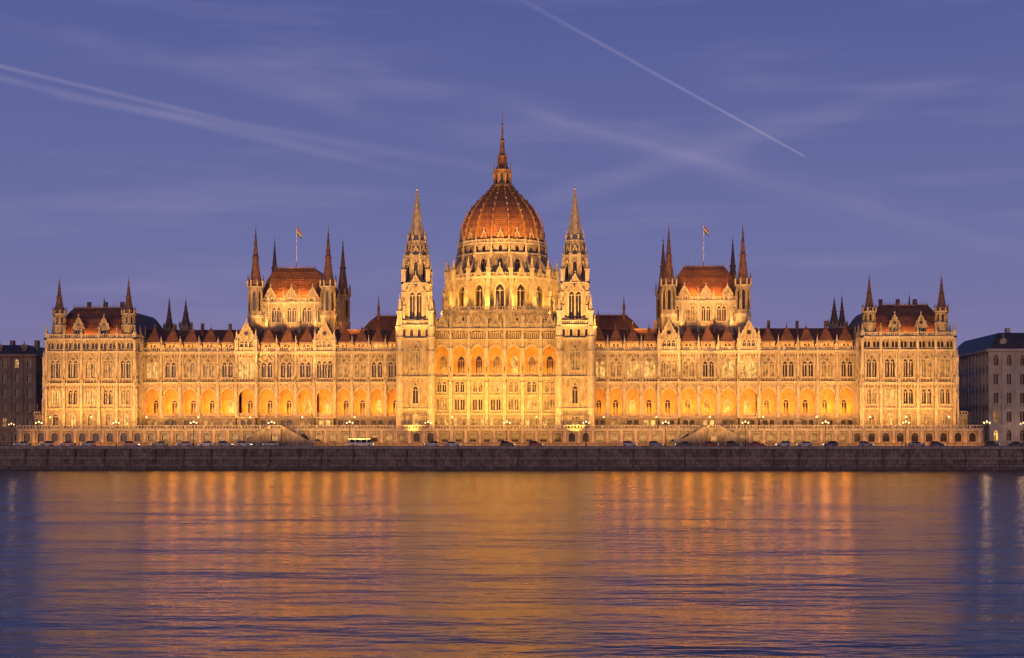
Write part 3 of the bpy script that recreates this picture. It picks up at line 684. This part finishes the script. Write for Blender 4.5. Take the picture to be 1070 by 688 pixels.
# ------------------------------------------------------------------ floodlighting
WARM=(1,.42,.065); CREAM=(1,.475,.12); YEL=(1,.46,.07); ORG=(1,.37,.06)
for sx in (1,-1):
    add_strip(sx*28,sx*104,(TY+1.2,ZT+.5),(WY,24),5600,WARM)
    add_strip(sx*28,sx*104,(-29,8.2),(WY,35),16000,CREAM,90)
    add_strip(sx*105,sx*131,(-8,ZT+.5),(PY,24),2700,WARM)
    add_strip(sx*105,sx*131,(-29,8.2),(PY,35),7200,CREAM,90)
    add_strip(sx*30,sx*103,(-12.5,ZG+.3),(TY,9),1500,ORG)
    add_strip(sx*104,sx*136,(-12.5,ZG+.3),(TY,9),800,ORG)
    for i in range(9): 
        xx=32+i*8.6; add_spot((sx*xx,-3.6,ZT+.4),(sx*xx,WY,25),2600*random.uniform(.6,1.4),70,WARM,.9,.2)
    for i in range(4):
        xx=107.5+i*6.6; add_spot((sx*xx,-8,ZT+.4),(sx*xx,PY,25),2500*random.uniform(.7,1.3),70,WARM,.9,.2)
    add_strip(sx*28,sx*48,(WY+.9,35.4),(WY+6,38.5),340,ORG); add_strip(sx*53,sx*70,(WY+.9,35.4),(WY+6,38.5),300,ORG); add_strip(sx*77,sx*103,(WY+.9,35.4),(WY+6,38.5),440,ORG)
    add_spot((sx*95,-8,ZT+.6),(sx*104.6,6,26),4500,80,WARM)
    for dx in (-7,7): add_spot((sx*22.9+dx,-28,8.2),(sx*22.9,1,60),200000,26,CREAM,.8)
    add_spot((sx*22.9,-14,9),(sx*22.9,1,28),14000,75,YEL)
    add_spot((sx*31,-3,35.5),(sx*23,1,60),38000,60,YEL)
    add_spot((sx*14,-2.5,42.5),(sx*23,1,60),28000,70,YEL)
    for q in (54,61.5,69): add_spot((sx*q,WY+4.0,42.2),(sx*q,14,49),3000,120,CREAM)
    add_spot((sx*45,-27,8.5),(sx*58,12,50),120000,26,CREAM)
    add_spot((sx*78,-27,8.5),(sx*66,12,50),120000,26,CREAM)
    add_spot((sx*40,6,42),(sx*50,25,48),9000,90,WARM)
    add_strip(sx*54,sx*69,(12.8,50.6),(17,55),1900,ORG)
    add_strip(sx*109,sx*126,(PY+1.4,38.6),(PY+4.5,43),700,ORG)
    add_spot((sx*32,14,41),(sx*32,30,43),2400,110,ORG)
add_strip(-18,18,(TY+1.2,ZT+.5),(CY,24),4200,YEL)
add_strip(-18,18,(-29,8.2),(CY,36),13000,YEL,90)
add_strip(-30,30,(-12.5,ZG+.3),(TY,9),1300,ORG)
add_strip(-15,15,(1.2,41.5),(9,45),2200,YEL)
for i in range(6): add_spot((-15+i*6,-5.5,ZT+.4),(-15+i*6,CY,25),3200*random.uniform(.7,1.3),70,YEL,.9,.2)
for a in (-75,-45,-15,15,45,75):
    A=math.radians(a); R=24
    add_spot((R*math.sin(A),42-R*math.cos(A),46.6),(13*math.sin(A),42-13*math.cos(A),62),13500,100,YEL)
for x in (-16,0,16): add_spot((x,9.5,48.5),(x*.5,30,70),24000,70,(1,.45,.10))
for x in (-15,15): add_spot((x,-1,44),(x*.3,28,77),98000,36,(1,.48,.12))
# ------------------------------------------------------------------ camera
th=math.radians(2.3); f_px=1629.0
cam=D.cameras.new('camera'); co=D.objects.new('camera',cam); COL.objects.link(co); scene.camera=co
co.location=(22.8,-450,9); co.rotation_euler=(pi/2,0,th); cam.lens=36*f_px/1070; cam.sensor_width=36; cam.shift_y=(456-344)/1070; cam.clip_end=20000; cam.clip_start=1
# ------------------------------------------------------------------ sky
def dirn(px,py):
    fw=Vector((-math.sin(th),math.cos(th),0)); rt=Vector((math.cos(th),math.sin(th),0))
    return (fw+rt*((px-535)/f_px)+Vector((0,0,1))*((456-py)/f_px)).normalized()
w=D.worlds.new('World'); scene.world=w; w.use_nodes=True; nt=w.node_tree; N=nt.nodes; L=nt.links
bg=N['Background']; tc=N.new('ShaderNodeTexCoord'); sep=N.new('ShaderNodeSeparateXYZ'); L.new(tc.outputs['Generated'],sep.inputs[0])
rp=N.new('ShaderNodeValToRGB'); e=rp.color_ramp.elements
stops=[(0,(.235,.188,.345)),(.05,(.205,.180,.358)),(.12,(.152,.163,.362)),(.27,(.086,.112,.315)),(.5,(.03,.055,.19)),(1,(.025,.045,.15))]
e[0].position=0; e[0].color=(*stops[0][1],1); e[1].position=1; e[1].color=(*stops[-1][1],1)
for p,c in stops[1:-1]: x=e.new(p); x.color=(*c,1)
L.new(sep.outputs['Z'],rp.inputs['Fac'])
def math_(op,a,b=None,clamp=False):
    n=N.new('ShaderNodeMath'); n.operation=op; n.use_clamp=clamp
    for i,v in enumerate((a,b)):
        if v is None: continue
        if isinstance(v,(int,float)): n.inputs[i].default_value=v
        else: L.new(v,n.inputs[i])
    return n.outputs[0]
def dot(v):
    n=N.new('ShaderNodeVectorMath'); n.operation='DOT_PRODUCT'; L.new(tc.outputs['Generated'],n.inputs[0]); n.inputs[1].default_value=v; return n.outputs['Value']
def mr(v,a,b,c,d,sm=True):
    n=N.new('ShaderNodeMapRange'); n.interpolation_type='SMOOTHSTEP' if sm else 'LINEAR'; L.new(v,n.inputs['Value'])
    for k,q in zip(('From Min','From Max','To Min','To Max'),(a,b,c,d)): n.inputs[k].default_value=q
    return n.outputs['Result']
def noise(scale,vec=(1,1,1),det=5,rot=0):
    mp=N.new('ShaderNodeMapping'); mp.inputs['Scale'].default_value=vec; mp.inputs['Rotation'].default_value=(0,rot,0); L.new(tc.outputs['Generated'],mp.inputs['Vector'])
    n=N.new('ShaderNodeTexNoise'); n.inputs['Scale'].default_value=scale; n.inputs['Detail'].default_value=det; L.new(mp.outputs['Vector'],n.inputs['Vector']); return n.outputs['Fac']
nf=noise(14); ns=noise(5,(1,1,9),6,math.radians(13))
acc=None
def contrail(p0,p1,w0,w1,s0,s1,wob=0.0,nm=.5):
    global acc
    a=dirn(*p0);b=dirn(*p1); nrm=a.cross(b).normalized(); t=(b-a); t=t/(t.length**2)
    d=dot(nrm)
    if wob: d=math_('ADD',d,math_('MULTIPLY',math_('SUBTRACT',nf,.5),wob))
    d=math_('ABSOLUTE',d)
    u=math_('SUBTRACT',dot(t),a.dot(t))
    wid=mr(u,0,1,w0/f_px,w1/f_px,False)
    q=math_('DIVIDE',d,wid); g=mr(q,0,1,1,0)
    ends=math_('MULTIPLY',mr(u,-.04,.02,0,1),mr(u,.6 if w1>3 else .98,1.0,1,0))
    st=mr(u,0,1,s0,s1,False)
    v=math_('MULTIPLY',math_('MULTIPLY',g,ends),st)
    if nm: v=math_('MULTIPLY',v,mr(nf,.3,.65,1-nm,1))
    acc=v if acc is None else math_('ADD',acc,v)
contrail((500,-25),(845,166),4,1.7,.08,.38,0,.3)
contrail((-60,55),(320,146),3,5,.30,.12,.001,.4)
contrail((-60,68),(520,200),5,10,.17,.13,.004)
contrail((60,100),(640,196),6,12,.12,.11,.004)
contrail((-40,10),(620,178),16,24,.08,.13,.012,.8)
contrail((380,70),(1200,295),22,36,.06,.15,.02,.7)
contrail((560,120),(1200,300),8,16,.10,.10,.006,.7)
contrail((560,215),(1160,30),18,20,.10,.06,.012,.8)
cir=mr(ns,.48,.8,0,.17)
band=mr(sep.outputs['Z'],.02,.12,.3,1)
tot=math_('ADD',acc,math_('MULTIPLY',cir,band),True)
mx=N.new('ShaderNodeMix'); mx.data_type='RGBA'; L.new(tot,mx.inputs[0]); L.new(rp.outputs['Color'],mx.inputs[6]); mx.inputs[7].default_value=(.46,.38,.55,1)
west=mr(dot((0,-1,0)),.2,1,0,1); low=mr(sep.outputs['Z'],0,.5,1,0)
gl=math_('MULTIPLY',west,low); mx2=N.new('ShaderNodeMix'); mx2.data_type='RGBA'; L.new(gl,mx2.inputs[0]); L.new(mx.outputs[2],mx2.inputs[6]); mx2.inputs[7].default_value=(.75,.42,.36,1)
L.new(mx2.outputs[2],bg.inputs['Color']); bg.inputs['Strength'].default_value=1
sl=D.lights.new('afterglow_fill','SUN'); sl.energy=.3; sl.angle=math.radians(20); sl.color=(1,.60,.50); so=D.objects.new('afterglow_fill',sl); so.rotation_euler=(math.radians(80),0,math.radians(-15)); COL.objects.link(so)  # added pink fill: weak sun lamp standing in for afterglow, sun already set
scene.view_settings.view_transform='Standard'; scene.view_settings.look='None'; scene.view_settings.exposure=0
